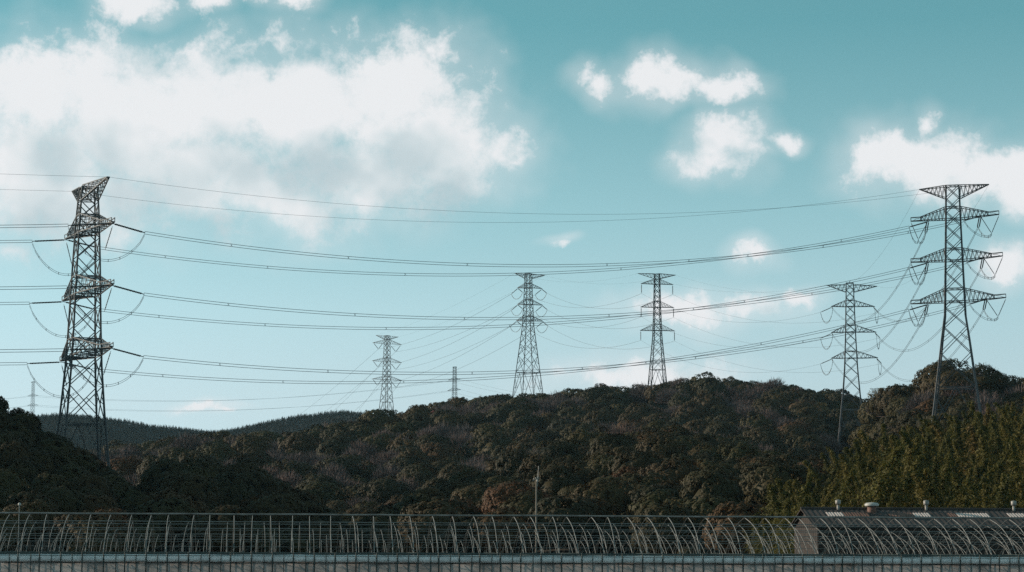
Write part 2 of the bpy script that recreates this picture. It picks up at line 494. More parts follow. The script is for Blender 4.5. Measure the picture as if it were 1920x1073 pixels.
def pylon(name, label, Y, theta, c, levels, base_py, top_arm, arms, rl, rb, m, nz=6, rail=False, group='transmission pylons'):
    """levels: [(py, half width in photo px)] from top to bottom; arms: [(left tip, right tip, root top py, root bottom py)]"""
    T = Tower(); T.Y = Y
    px, py = c
    ctr = at(px, py, Y)
    T.X = ctr.x
    s = Y / F
    zz = lambda q: at(px, q, Y).z
    lv = [(zz(q), w * s) for q, w in levels]
    zb = zz(base_py)
    w_last = lv[-1][1] + (lv[-1][0] - zb) * ((lv[-1][1] - lv[-2][1]) / (lv[-2][0] - lv[-1][0]))
    if lv[-1][0] - zb > 0.3: lv.append((zb, w_last))
    root = empty(name, (T.X, Y, zb), -theta)
    tag(root, label, 'pylon', group)
    T.root = root; T.zb = zb
    co, si = math.cos(theta), math.sin(theta)
    T.to_local = lambda p: Vector(((p[0] - T.X) * co - (p[1] - Y) * si, (p[0] - T.X) * si + (p[1] - Y) * co, p[2] - zb))
    T.to_world = lambda p: Vector((T.X + co * p[0] + si * p[1], Y - si * p[0] + co * p[1], zb + p[2]))
    lz = [(z - zb, w) for z, w in lv]                       # local, top to bottom
    zs = [a for a, _ in lz][::-1]; ws = [b for _, b in lz][::-1]
    W = lambda z: float(np.interp(z, zs, ws))
    top = lz[0][0]
    # legs
    for sx, sy in ((-1, -1), (1, -1), (1, 1), (-1, 1)):
        mb = MB()
        pts = [Vector((sx * w, sy * w, z)) for z, w in lz[::-1]]
        mb.tube([pts[0] - Vector((0, 0, 4))] + pts, rl * 1.15, 6, rl * 0.7)
        mb.build('leg', m, root)
    # bracing panels, each X an object
    z = top; cuts = [top]
    while z > 0.5:
        h = max(1.2, W(z) * 2 * (1.0 if z > 0.42 * top else 1.15))
        z2 = z - h
        if z2 < 0.12 * top: z2 = 0
        cuts.append(max(0, z2)); z = z2
    crn = [(-1, -1), (1, -1), (1, 1), (-1, 1)]
    for a, b in zip(cuts[:-1], cuts[1:]):
        wa, wb = W(a), W(b)
        for k in range(4):
            c0, c1 = crn[k], crn[(k + 1) % 4]
            A0 = Vector((c0[0] * wa, c0[1] * wa, a)); A1 = Vector((c1[0] * wa, c1[1] * wa, a))
            B0 = Vector((c0[0] * wb, c0[1] * wb, b)); B1 = Vector((c1[0] * wb, c1[1] * wb, b))
            mb = MB()
            if b == 0:                                        # foot panel: inverted V with stiffeners
                mid = (A0 + A1) / 2; q0 = A0.lerp(B0, 0.55); q1 = A1.lerp(B1, 0.55)
                mb.tube([mid, B0], rb, 4); mb.tube([mid, B1], rb, 4)
                e0, e1 = mid.lerp(B0, 0.55), mid.lerp(B1, 0.55)
                mb.tube([q0, e0], rb * 0.8, 3); mb.tube([q1, e1], rb * 0.8, 3)
                mb.tube([A0.lerp(B0, 0.2), e0], rb * 0.8, 3); mb.tube([A1.lerp(B1, 0.2), e1], rb * 0.8, 3)
            else:
                mb.tube([A0, B1], rb, 4); mb.tube([A1, B0], rb, 4)
                if wa > 0.045 * top:
                    x = (A0 + A1 + B0 + B1) / 4
                    mb.tube([A0.lerp(B0, 0.5), A0.lerp(B1, 0.25)], rb * 0.7, 3); mb.tube([A1.lerp(B1, 0.5), A1.lerp(B0, 0.25)], rb * 0.7, 3)
            mb.build('brace', m, root)
        if b == 0 or abs(a - top) < 1e-6:
            ring = MB(); r_ = [Vector((q[0] * wa, q[1] * wa, a)) for q in crn]
            for k in range(4): ring.tube([r_[k], r_[(k + 1) % 4]], rb, 4)
            ring.tube([r_[0], r_[2]], rb * 0.7, 3); ring.tube([r_[1], r_[3]], rb * 0.7, 3)
            ring.build('horizontal_frame', m, root)
    # arms
    def tip_local(tx, ty, sgn):
        d = ray(tx, ty); k = d[0] / d[1]
        L = (k * Y - T.X) / (co + k * si)
        yy = Y - L * si
        zt = CAMZ + d[2] / d[1] * yy - zb
        return Vector((L, 0, zt))
    T.tips = []
    def crossarm(tip, zt, zbm, n, is_top):
        sg = 1 if tip.x > 0 else -1
        wt_, wb_ = W(zt), W(zbm)
        tw = 0.35 if not is_top else 0.25
        mb = MB()
        for sy in (-1, 1):
            e = tip + Vector((0, sy * tw, 0))
            tr = Vector((sg * wt_, sy * wt_, zt)); br = Vector((sg * wb_, sy * wb_, zbm))
            if rail and not is_top:
                te = br.lerp(e, 0.72) + Vector((0, 0, 0.9))
                mb.tube([tr, te], rb, 4); mb.tube([te, e + Vector((0, 0, 0.9))], rb * 0.8, 4); mb.tube([e, e + Vector((0, 0, 0.9))], rb * 0.8, 4)
                mb.tube([te, br.lerp(e, 0.72)], rb * 0.8, 3)
                strut_net(mb, br, br.lerp(e, 0.72), tr, te, n, rb * 0.62)
            else:
                mb.tube([tr, e], rb, 4)
                strut_net(mb, br, e, tr, e, n, rb * 0.62)
            mb.tube([br, e], rb * 1.1, 4)
        q = lambda sy, zr: Vector((sg * W(zr), sy * W(zr), zr))
        strut_net(mb, q(-1, zbm), tip + Vector((0, -tw, 0)), q(1, zbm), tip + Vector((0, tw, 0)), n, rb * 0.62)
        if rail: strut_net(mb, q(-1, zt), tip + Vector((0, -tw, 0)), q(1, zt), tip + Vector((0, tw, 0)), n, rb * 0.5)
        mb.tube([tip + Vector((0, -tw, 0)), tip + Vector((0, tw, 0))], rb, 4)
        mb.build('crossarm', m, root)
    L_, R_, rt, rbm = top_arm
    T.top = []
    for tp, sgn in ((L_, -1), (R_, 1)):
        t = tip_local(*tp, sgn); T.top.append(t)
        crossarm(t, zz(rt) - zb, zz(rbm) - zb, nz, True)
    for (L_, R_, rt, rbm) in arms:
        two = []
        for tp, sgn in ((L_, -1), (R_, 1)):
            t = tip_local(*tp, sgn); two.append(t)
            crossarm(t, zz(rt) - zb, zz(rbm) - zb, nz, False)
        T.tips.append(two)
        for zr in (zz(rt) - zb, zz(rbm) - zb):
            w = W(zr); ring = MB(); r_ = [Vector((q[0] * w, q[1] * w, zr)) for q in crn]
            for k in range(4): ring.tube([r_[k], r_[(k + 1) % 4]], rb, 4)
            ring.tube([r_[0], r_[2]], rb * 0.7, 3); ring.tube([r_[1], r_[3]], rb * 0.7, 3)
            ring.build('horizontal_frame', m, root)
    T.m = m; T.W = W
    return T


S1, S2 = M['steel'], M['steel_far']
T1 = pylon('transmission_tower', 'tall lattice pylon on the dark left hill, its arms turned almost edge-on', 475, R(67), (164, 420),
           [(352, 14.5), (405, 17.8), (491, 21.4), (620, 25.5), (690, 28.5), (775, 34.5), (835, 40)], 905,
           ((137, 359), (203, 332), 350, 378),
           [((124, 448), (212, 416), 404, 438), ((119, 564), (210.5, 532), 519, 553), ((115, 677), (209, 650), 636, 668)], 0.26, 0.135, S1, 6, True)
T2 = pylon('transmission_tower', 'tall lattice pylon at the right edge with wide box-ended arms above the bamboo slope', 545, R(14), (1787, 400),
           [(349, 12.2), (400, 13.2), (460, 15.0), (545, 17.5), (592, 19), (640, 25.5), (688, 31.2), (787, 43.8)], 806,
           ((1724, 355.5), (1854, 346), 349, 372),
           [((1708, 415), (1873, 402), 389, 411), ((1708, 492), (1880, 480), 467, 489), ((1708, 570), (1886, 558), 542, 566)], 0.23, 0.118, S1, 7, True)
T3 = pylon('transmission_tower', 'lattice pylon with drooping jumper loops, standing left of the right edge pylon', 890, R(11), (1594, 575),
           [(531, 6.6), (575, 7.9), (624, 9.2), (672, 11.2), (690, 12), (735, 15.5), (803, 22.5)], 824,
           ((1550, 535), (1644.6, 537), 534, 548),
           [((1558.5, 575), (1640, 575), 563.5, 575), ((1558.5, 624), (1643, 623), 610, 623), ((1558.5, 672), (1646, 671), 659, 672)], 0.22, 0.12, S1, 5)
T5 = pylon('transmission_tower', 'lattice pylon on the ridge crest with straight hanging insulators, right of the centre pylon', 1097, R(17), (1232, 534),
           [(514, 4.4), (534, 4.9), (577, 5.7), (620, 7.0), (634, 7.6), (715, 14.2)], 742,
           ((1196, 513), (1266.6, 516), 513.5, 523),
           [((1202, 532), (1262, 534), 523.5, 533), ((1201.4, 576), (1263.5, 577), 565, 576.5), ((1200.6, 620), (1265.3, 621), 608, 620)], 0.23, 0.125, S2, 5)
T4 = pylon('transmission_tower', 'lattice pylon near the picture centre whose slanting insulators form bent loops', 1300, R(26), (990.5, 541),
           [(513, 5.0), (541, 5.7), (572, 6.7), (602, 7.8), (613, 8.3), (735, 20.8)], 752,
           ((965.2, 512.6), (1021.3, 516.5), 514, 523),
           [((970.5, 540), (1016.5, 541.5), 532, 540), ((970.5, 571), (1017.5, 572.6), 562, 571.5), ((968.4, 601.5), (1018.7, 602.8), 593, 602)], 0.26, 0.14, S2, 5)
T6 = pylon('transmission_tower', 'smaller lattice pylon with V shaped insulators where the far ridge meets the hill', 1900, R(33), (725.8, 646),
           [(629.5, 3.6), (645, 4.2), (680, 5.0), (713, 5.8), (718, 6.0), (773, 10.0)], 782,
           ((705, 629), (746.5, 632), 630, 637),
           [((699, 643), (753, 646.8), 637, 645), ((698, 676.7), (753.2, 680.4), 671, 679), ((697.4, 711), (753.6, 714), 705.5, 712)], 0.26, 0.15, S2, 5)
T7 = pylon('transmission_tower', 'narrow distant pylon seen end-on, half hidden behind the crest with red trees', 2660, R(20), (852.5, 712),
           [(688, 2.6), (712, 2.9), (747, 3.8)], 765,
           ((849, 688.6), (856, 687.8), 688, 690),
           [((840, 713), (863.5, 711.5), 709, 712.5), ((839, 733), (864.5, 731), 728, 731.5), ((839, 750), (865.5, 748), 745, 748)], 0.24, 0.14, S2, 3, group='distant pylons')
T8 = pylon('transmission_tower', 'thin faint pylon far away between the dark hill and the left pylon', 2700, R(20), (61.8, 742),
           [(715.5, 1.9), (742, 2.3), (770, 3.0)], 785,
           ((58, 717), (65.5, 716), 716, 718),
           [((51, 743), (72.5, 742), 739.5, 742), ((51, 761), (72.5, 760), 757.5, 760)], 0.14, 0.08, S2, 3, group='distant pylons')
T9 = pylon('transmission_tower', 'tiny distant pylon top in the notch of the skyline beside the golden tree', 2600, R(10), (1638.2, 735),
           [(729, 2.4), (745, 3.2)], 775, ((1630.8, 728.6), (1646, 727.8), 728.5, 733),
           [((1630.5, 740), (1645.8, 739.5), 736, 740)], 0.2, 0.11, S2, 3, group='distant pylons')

# ---- strings, jumpers and conductors
LEV = ['upper', 'middle', 'lower']


def twin(mb, pts, r, gap):
    for s in (-1, 1): mb.tube([p + Vector((0, 0, s * gap / 2)) for p in pts], r, 4)


def string(T, a, b, r, double=False):
    mb = MB()
    a, b = T.to_local(a), T.to_local(b)
    if double:
        o = (b - a).cross(Vector((0, 0, 1))).normalized() * 0.24
        insulator(mb, a + o, b + o, r); insulator(mb, a - o, b - o, r)
        mb.tube([b + o * 1.3, b - o * 1.3], 0.09, 4); mb.tube([a + o * 1.3, a - o * 1.3], 0.09, 4)
    else:
        insulator(mb, a, b, r)
    mb.build('insulator_string', M['insul'], T.root, True)


def jumper(T, pts, r, gap, n_sp=7):
    mb = MB(); pts = [T.to_local(p) for p in pts]
    twin(mb, pts, r, gap)
    o = mb.build('jumper_cable', M['wire'], T.root)
    sp = MB()
    for i in range(1, n_sp):
        k = pts[int(i * (len(pts) - 1) / n_sp)]
        sp.tube([k - Vector((0, 0, gap * .75)), k + Vector((0, 0, gap * .75))], r * 1.5, 4)
    sp.build('spacer', M['wire'], o)


def conductor(a, b, sag, r, gap, label, group, n=44, nsp=6, name='conductor'):
    a, b = Vector(a), Vector(b)
    root = empty(name, a)
    tag(root, label, 'power line', group)
    pts = [a.lerp(b, i / n) - Vector((0, 0, 4 * sag * (i / n) * (1 - i / n))) - a for i in range(n + 1)]
    if gap:
        for s in (-1, 1):
            MB().tube([p + Vector((0, 0, s * gap / 2)) for p in pts], r, 5).build('wire', M['wire'], root)
        for i in range(nsp):
            t = (i + 0.35 + 0.3 * rnd.random()) / nsp
            k = a.lerp(b, t) - Vector((0, 0, 4 * sag * t * (1 - t))) - a
            d = (b - a).normalized() * gap * 0.4
            sp = MB(); h = Vector((0, 0, gap * 0.55))
            sp.tube([k - d - h, k + d + h], r * 0.8, 4); sp.tube([k - d + h, k + d - h], r * 0.8, 4)
            sp.build('spacer', M['wire'], root)
    else:
        MB().tube(pts, r, 5).build('wire', M['wire'], root)
    return root


def attach(T, lev, side, frac):
    t = T.tips[lev][side]
    w = T.W(t.z)
    x = (w + (abs(t.x) - w) * frac) * (1 if t.x > 0 else -1)
    return T.to_world(Vector((x, 0, t.z - 0.3)))


def run_dir(a, b, drop):
    d = (b - a); d.z = 0; d.normalize(); d.z = -drop
    return d.normalized()


ends = {}
SPANS = []
SIDE = ['far', 'near']
for lev in range(3):
    for side in (0, 1):
        p1 = attach(T1, lev, side, 0.98); p2 = attach(T2, lev, side, 0.52); p3 = attach(T3, lev, side, 0.95)
        p5 = attach(T5, lev, side, 0.97) - Vector((0, 0, 4.8)); p4 = attach(T4, lev, side, 0.97); p6 = attach(T6, lev, side, 0.55) - Vector((0, 0, 5.6))
        left_out = Vector((-1, 0.03 if side else -0.02, 0))
        # T1
        a_l = p1 + Vector(left_out) * (9.5 if side else 8.0) + Vector((0, 0, -0.4)); a_r = p1 + run_dir(p1, p2, 0.22) * 7.2
        string(T1, p1, a_l, 0.18, True); string(T1, p1, a_r, 0.18, True)
        bot = 6.6
        jumper(T1, bez(a_l + Vector((0, 0, -.4)), a_r + Vector((0, 0, -.4)), bot, 20, (0, 1.6 if side == 0 else -1.6, 0)), 0.05, 0.4)
        hang = a_l.lerp(a_r, 0.5) - Vector((0, 0, bot + 0.2)); hang.x = p1.x + (1.2 if side == 0 else -1.2)
        string(T1, p1 - Vector((0, 0, .6)), Vector((hang.x, p1.y + (1.2 if side == 0 else -1.2), p1.z - 5.8)), 0.13)
        far_l = p1 + left_out * 130 + Vector((0, 0, 3.0))
        conductor(a_l, far_l, 1.5, 0.055, 0.56, f'{LEV[lev]} {SIDE[side]} wire pair from left pylon to the left edge', 'conductors of the large pylon line', 16, 2)
        # T1 - T2
        b_l = p2 + run_dir(p2, p1, 0.30) * 5.4
        string(T2, p2, b_l, 0.19, True)
        conductor(a_r, b_l, 9.3, 0.052, 0.56, f'{LEV[lev]} {SIDE[side]} wire pair sagging from left pylon to right edge pylon', 'conductors of the large pylon line', 48, 7)
        # T2 - T3
        b_r = p2 + run_dir(p2, p3, 0.45) * 5.4
        string(T2, p2, b_r, 0.17, True)
        tip2 = T2.to_world(T2.tips[lev][side] - Vector((0, 0, 0.3)))
        apex = p2.lerp(tip2, 0.58) - Vector((0, 0, 4.6))
        string(T2, tip2, apex, 0.13); string(T2, p2, apex, 0.13)
        m1 = bez(b_l, apex - Vector((0, 0, .3)), 1.8, 8)[:-1] + bez(apex - Vector((0, 0, .3)), b_r, 1.4, 8)
        jumper(T2, m1, 0.045, 0.4, 9)
        c_r = p3 + run_dir(p3, p2, 0.25) * 5.5
        string(T3, p3, c_r, 0.2)
        conductor(b_r, c_r, 13.0, 0.05, 0.55, f'{LEV[lev]} {SIDE[side]} wire pair dropping left from right edge pylon to its neighbour', 'conductors of the large pylon line', 30, 6)
        # T3 - T5
        c_l = p3 + (run_dir(p3, p5, 0.2) * 4 + Vector((-3.4 if side == 0 else 3.4, -2.4, -1.2)))
        string(T3, p3, c_l, 0.2)
        jumper(T3, bez(c_r, c_l, 5.2, 14), 0.06, 0.4)
        conductor(c_l, p5, 9.0, 0.035, 0, f'{LEV[lev]} {SIDE[side]} faint wire from jumper loop pylon to ridge crest pylon', 'conductors of the large pylon line', 24, 0)
        # T5 - T4
        mbp = attach(T5, lev, side, 0.97)
        string(T5, mbp, p5, 0.24)
        d_r = p4 + run_dir(p4, p5, 0.25) * 4.5 + Vector((1.6, 0, -1.8))
        d_l = p4 + run_dir(p4, p6, 0.2) * 4.0 + Vector((-3.2, 0, -2.2))
        string(T4, p4, d_r, 0.26); string(T4, p4, d_l, 0.26)
        jumper(T4, bez(d_l, d_r, 3.8, 10), 0.07, 0.3, 5)
        conductor(d_r, p5, 8.5, 0.06, 0, f'{LEV[lev]} {SIDE[side]} thin wire sagging from centre pylon to ridge crest pylon', 'conductors of the large pylon line', 30, 0)
        # T4 - T6
        v0 = attach(T6, lev, side, 0.16); v1 = attach(T6, lev, side, 0.93)
        string(T6, v0, p6, 0.3); string(T6, v1, p6, 0.3)
        conductor(d_l, p6, 6.0, 0.075, 0, f'{LEV[lev]} {SIDE[side]} thin wire falling from centre pylon to smaller pylon', 'conductors of the large pylon line', 30, 0)
        far6 = at(505 + side * 40 + lev * 55, 815 + lev * 6, 3050)
        conductor(p6, far6, 5, 0.085, 0, f'{LEV[lev]} {SIDE[side]} thin wire running down left behind the far conifer ridge', 'conductors of the large pylon line', 20, 0)
for side in (0, 1):
    w = [T.to_world(T.top[side]) for T in (T1, T2, T3, T5, T4, T6)]
    nm = ['left pylon and right edge pylon', 'right edge pylon and jumper loop pylon', 'jumper loop pylon and ridge crest pylon',
          'ridge crest pylon and centre pylon', 'centre pylon and smaller pylon']
    for i, sg in enumerate((8.0, 9.0, 6.0, 5.0, 4.0)):
        conductor(w[i], w[i + 1], sg, [0.027, 0.022, 0.02, 0.025, 0.032][i], 0, f'{SIDE[side]} earth wire over the tops of {nm[i]}', 'earth wires', 44, 0, 'earth_wire')
    conductor(w[0], w[0] + Vector((-130, 0, 6.5)), 1.0, 0.027, 0, f'{SIDE[side]} earth wire from the top of the left pylon to the left edge', 'earth wires', 14, 0, 'earth_wire')
for lev in range(2):
    for side in (0, 1):
        a = T8.to_world(T8.tips[lev][side]); b = T7.to_world(T7.tips[lev][side])
        conductor(a, b, 15, 0.085, 0, f'{["upper", "lower"][lev]} {SIDE[side]} faint distant wire low over the far valley', 'distant wires', 34, 0)
        conductor(b, at(1010 + side * 30, 748 + lev * 20, 2500), 2, 0.085, 0, f'{["upper", "lower"][lev]} {SIDE[side]} faint wire falling right from the narrow distant pylon', 'distant wires', 12, 0)
        conductor(a, at(-140, 752 + lev * 16, 2700), 3, 0.07, 0, f'{["upper", "lower"][lev]} {SIDE[side]} faint wire running left from the thin faint pylon', 'distant wires', 12, 0)

# ------------------------------------------------------------------ plants


def leafquads(c, nrm, size, r, asp=0.7):
    """c,nrm: Nx3; one quad per leaf clump lying across its normal"""
    n = len(c)
    nrm = nrm / np.linalg.norm(nrm, axis=1, keepdims=True)
    h = r.normal(size=(n, 3)); u = np.cross(nrm, h); u /= np.linalg.norm(u, axis=1, keepdims=True) + 1e-9
    w = np.cross(nrm, u)
    a = size[:, None]
    bend = nrm * (a * r.uniform(-0.25, 0.25, (n, 1)))
    v = np.stack([c - u * a, c - w * a * asp + bend, c + u * a, c + w * a * asp + bend], 1).reshape(-1, 3)
    return v, np.arange(4 * n).reshape(n, 4)


def sphere_core(c, rad, nu=10, nv=6):
    th = np.linspace(0.15, math.pi - 0.15, nv); ph = np.arange(nu) * 2 * math.pi / nu
    T_, P_ = np.meshgrid(th, ph, indexing='ij')
    v = np.stack([np.sin(T_) * np.cos(P_) * rad[0], np.sin(T_) * np.sin(P_) * rad[1], np.cos(T_) * rad[2]], -1).reshape(-1, 3) + c
    i = np.arange(nu * nv).reshape(nv, nu); j = np.roll(i, -1, 1)
    return v, np.stack([i[:-1], i[1:], j[1:], j[:-1]], -1).reshape(-1, 4)


def join(parts):
    vs_, qs, o = [], [], 0
    for v, q in parts: vs_.append(v); qs.append(q + o); o += len(v)
    return np.concatenate(vs_), np.concatenate(qs)


def broadleaf(seed, nl=230, per=26, m='leaf', flat=0.78, ls=0.036):
    r = np.random.default_rng(seed)
    k = r.normal(size=(nl * 3, 3)); k /= np.linalg.norm(k, axis=1, keepdims=True)
    k = k[k[:, 2] > -0.4][:nl]
    # a few big limbs give the crown its own outline
    bl = r.normal(size=(6, 3)); bl[:, 2] = np.abs(bl[:, 2]) * 0.7; bl /= np.linalg.norm(bl, axis=1, keepdims=True)
    bias = 0.74 + 0.30 * np.max(np.clip(k @ bl.T, 0, 1) ** 5 * r.uniform(0.75, 1.1, 6), axis=1)
    rad = np.array([1, 1, flat])
    cen = k * rad * (bias * r.uniform(0.90, 1.02, len(k)))[:, None] + np.array([0, 0, 0.98])
    parts = [sphere_core(np.array([0, 0, 0.93]), rad * 0.66)]
    lr = r.uniform(0.07, 0.15, len(k))
    C, N, S = [], [], []
    for c, kk, l in zip(cen, k, lr):
        d = r.normal(size=(per, 3)); d /= np.linalg.norm(d, axis=1, keepdims=True)
        d += kk * 0.8; d /= np.linalg.norm(d, axis=1, keepdims=True)
        C.append(c + d * l * r.uniform(0.75, 1.06, (per, 1)))
        N.append(d * 0.6 + kk * 0.75 + r.normal(size=(per, 3)) * 0.16)
        S.append(r.uniform(ls * 0.7, ls * 1.3, per))
    parts.append(leafquads(np.concatenate(C), np.concatenate(N), np.concatenate(S), r))
    v, q = join(parts)
    return npmesh('crown', v, q, M[m])


def ribbons(a, b, w, r):
    d = b - a; h = r.normal(size=d.shape); u = np.cross(d, h); u /= np.linalg.norm(u, axis=1, keepdims=True) + 1e-9
    w = w[:, None]
    v = np.stack([a - u * w, a + u * w, b + u * w * 0.35, b - u * w * 0.35], 1).reshape(-1, 3)
    return v, np.arange(4 * len(a)).reshape(-1, 4)


def bare(seed):
    r = np.random.default_rng(seed); parts = []
    n = 2600
    k = r.normal(size=(n, 3)); k[:, 2] = np.abs(k[:, 2]) * 0.9 + 0.02; k /= np.linalg.norm(k, axis=1, keepdims=True)
    bias = 1 + 0.18 * np.sin(k[:, 0] * 3 + seed) + 0.14 * np.cos(k[:, 1] * 4 + seed)
    rr = r.uniform(0.35, 0.95, n) ** 0.6 * bias
    a = k * np.array([1, 1, 0.95]) * rr[:, None] + np.array([0, 0, 0.62])
    b = a + k * r.uniform(0.10, 0.26, (n, 1)) + np.array([0, 0, 0.07]) + r.normal(size=(n, 3)) * 0.06
    parts.append(ribbons(a, b, r.uniform(0.008, 0.017, n), r))
    m_ = 60
    k = r.normal(size=(m_, 3)); k[:, 2] = np.abs(k[:, 2]) + 0.2; k /= np.linalg.norm(k, axis=1, keepdims=True)
    a = np.tile(np.array([[0, 0, 0.5]]), (m_, 1)) + r.normal(size=(m_, 3)) * 0.05
    parts.append(ribbons(a, a + k * r.uniform(0.6, 1.0, (m_, 1)), np.full(m_, 0.022), r))
    v, q = join(parts)
    return npmesh('crown', v, q, M['twig'])


def conifer(seed, m, n=620, slim=0.27):
    r = np.random.default_rng(seed)
    t = r.uniform(0.0, 1, n) ** 1.05
    z = 0.12 + 0.88 * t; an = r.uniform(0, 6.283, n)
    rad = slim * (1.0 - t) ** 0.85 * (1 + 0.22 * np.sin(an * 3 + z * 31)) * r.uniform(0.55, 1.05, n) + 0.012
    a = np.stack([np.cos(an) * rad * 0.45, np.sin(an) * rad * 0.45, z + 0.03], -1)
    b = np.stack([np.cos(an) * rad, np.sin(an) * rad, z - rad * 0.22], -1)
    v, q = join([ribbons(a, b, r.uniform(0.012, 0.03, n) * (1.15 - t), r), ribbons(a + [0, 0, .02], b, r.uniform(0.012, 0.028, n) * (1.15 - t), r)])
    return npmesh('crown', v, q, M[m])


def bamboo(seed, n=2100):
    r = np.random.default_rng(seed)
    t = r.uniform(0.18, 1, n)
    lean = np.array([r.uniform(-0.30, 0.30), r.uniform(-0.25, 0.25)])
    ax = np.stack([lean[0] * t ** 2.4, lean[1] * t ** 2.4, t - 0.05 * t ** 3], -1)
    an = r.uniform(0, 6.283, n); node = np.floor(t * 16)
    rad = 0.15 * np.sin(np.clip(t * 1.12, 0, 1) * 3.0) ** 0.7 * r.uniform(0.15, 1.1, n) * (0.75 + 0.4 * np.sin(node * 2.4 + an))
    c = ax + np.stack([np.cos(an) * rad, np.sin(an) * rad, -np.abs(rad) * 0.2 + r.normal(size=n) * 0.01], -1)
    nrm = np.stack([np.cos(an), np.sin(an), r.uniform(0.1, 1.0, n)], -1) + r.normal(size=(n, 3)) * 0.5
    v1 = leafquads(c, nrm, r.uniform(0.009, 0.023, n), r, 0.36)
    v, q = join([v1])
    return npmesh('foliage', v, q, M['bamboo']), lean


def trunk_mesh(name, top, r0, m, limbs=4, seed=0, lean=(0, 0)):
    r = random.Random(seed); mb = MB()
    mb.tube([(0, 0, -0.25), (0, 0, 0), (lean[0] * .1, lean[1] * .1, top * 0.5), (lean[0], lean[1], top)], r0, 6, r0 * 0.45)
    for i in range(limbs):
        a = i * 6.283 / limbs + r.random(); z = top * (0.5 + 0.12 * i / limbs)
        mb.tube([(0, 0, z), (0.3 * math.cos(a), 0.3 * math.sin(a), z + 0.22), (0.55 * math.cos(a), 0.55 * math.sin(a), z + 0.5)], r0 * 0.45, 4, r0 * 0.15)
    return mb.mesh(name, m)


BL = [broadleaf(s) for s in range(1, 8)]
BLF = [broadleaf(s, 170, 20, ls=0.046) for s in range(21, 26)]        # for trees that show small
RED = [broadleaf(s, 170, 24, 'red', 0.75, 0.042) for s in (31, 32)]
GOLD = broadleaf(35, 200, 26, 'gold', 0.75, 0.038)
BARE = [bare(s) for s in range(41, 46)]
CED = [conifer(s, 'leaf_dark', 900, 0.24) for s in (51, 52, 53)]
FARC = [conifer(s, 'leaf_far', 110, 0.42) for s in (55, 56, 57)]
BAM = [bamboo(s) for s in range(61, 71)]
TR = [trunk_mesh('trunk', 0.95, 0.085, M['bark'], 4, s) for s in range(3)]
TRC = trunk_mesh('trunk', 0.95, 0.022, M['bark'], 0)
CULM = [trunk_mesh('culm', 0.93, 0.006, M['culm'], 0, 0, tuple(l)) for _, l in BAM]


def scatter(name, P, rot, scl, meshes, m0):
    col = bpy.data.collections.new(name + '_sources')
    for i, me in enumerate(meshes):
        o = bpy.data.objects.new(f'{name}_source', me); col.objects.link(o)
    me = bpy.data.meshes.new(name); me.vertices.add(len(P)); me.vertices.foreach_set('co', np.asarray(P, np.float32).ravel())
    for nm, kind, val in (('rotz', 'FLOAT', rot), ('scl', 'FLOAT', scl), ('pick', 'INT', rng.integers(0, len(meshes), len(P)))):
        at_ = me.attributes.new(nm, kind, 'POINT'); at_.data.foreach_set('value', np.asarray(val, np.int32 if kind == 'INT' else np.float32))
    me.materials.append(m0)
    o = link(name, me)
    g = bpy.data.node_groups.new(name + '_scatter', 'GeometryNodeTree')
    g.interface.new_socket('Geometry', in_out='INPUT', socket_type='NodeSocketGeometry')
    g.interface.new_socket('Geometry', in_out='OUTPUT', socket_type='NodeSocketGeometry')
    N_ = g.nodes; l = g.links
    gi, go = N_.new('NodeGroupInput'), N_.new('NodeGroupOutput')
    ci = N_.new('GeometryNodeCollectionInfo'); ci.inputs['Collection'].default_value = col
    ci.inputs['Separate Children'].default_value = True; ci.inputs['Reset Children'].default_value = True
    ip = N_.new('GeometryNodeInstanceOnPoints'); ip.inputs['Pick Instance'].default_value = True
    def attr(nm, kind):
        a = N_.new('GeometryNodeInputNamedAttribute'); a.data_type = kind; a.inputs['Name'].default_value = nm
        return a.outputs['Attribute']
    cx = N_.new('ShaderNodeCombineXYZ'); l.new(attr('rotz', 'FLOAT'), cx.inputs[2])
    er = N_.new('FunctionNodeEulerToRotation'); l.new(cx.outputs[0], er.inputs[0])
    l.new(gi.outputs[0], ip.inputs['Points']); l.new(ci.outputs[0], ip.inputs['Instance'])
    l.new(attr('pick', 'INT'), ip.inputs['Instance Index']); l.new(er.outputs[0], ip.inputs['Rotation']); l.new(attr('scl', 'FLOAT'), ip.inputs['Scale'])
    l.new(ip.outputs[0], go.inputs[0])
    md = o.modifiers.new('scatter', 'NODES'); md.node_group = g
    tag(o, kind='stuff')
    return o


def plant(name, label, cat, group, p, rz, s, crown, trunk, crown_name='crown', trunk_name='trunk'):
    r_ = empty(name, p, rz); r_.scale = (s, s, s) if not isinstance(s, tuple) else s
    tag(r_, label, cat, group)
    link(crown_name, crown, r_); link(trunk_name, trunk, r_)
    return r_


# sites on a jittered polar grid
def sites(y0, y1, u0, u1, sp):
    out = []
    y = y0
    while y < y1:
        s_ = sp(y)
        xs = np.arange((u0 - CX) / F * y, (u1 - CX) / F * y, s_)
        if len(xs): out.append(np.stack([xs + rng.uniform(-.5, .5, len(xs)) * s_, y + rng.uniform(-.45, .45, len(xs)) * s_], -1))
        y += s_ * 0.9
    return np.concatenate(out)


def visible(P, top):
    """is the crown's top in sight of the camera over the ground in front"""
    vis = np.ones(len(P), bool)
    for f in np.linspace(0.35, 0.985, 48):
        x, y = P[:, 0] * f, P[:, 1] * f
        zr = CAMZ + (P[:, 2] + top - CAMZ) * f
        near = (1 - f) * P[:, 1] < 14
        vis &= ~((terrain(x, y) + 3.0 > zr) & ~near)
    return vis


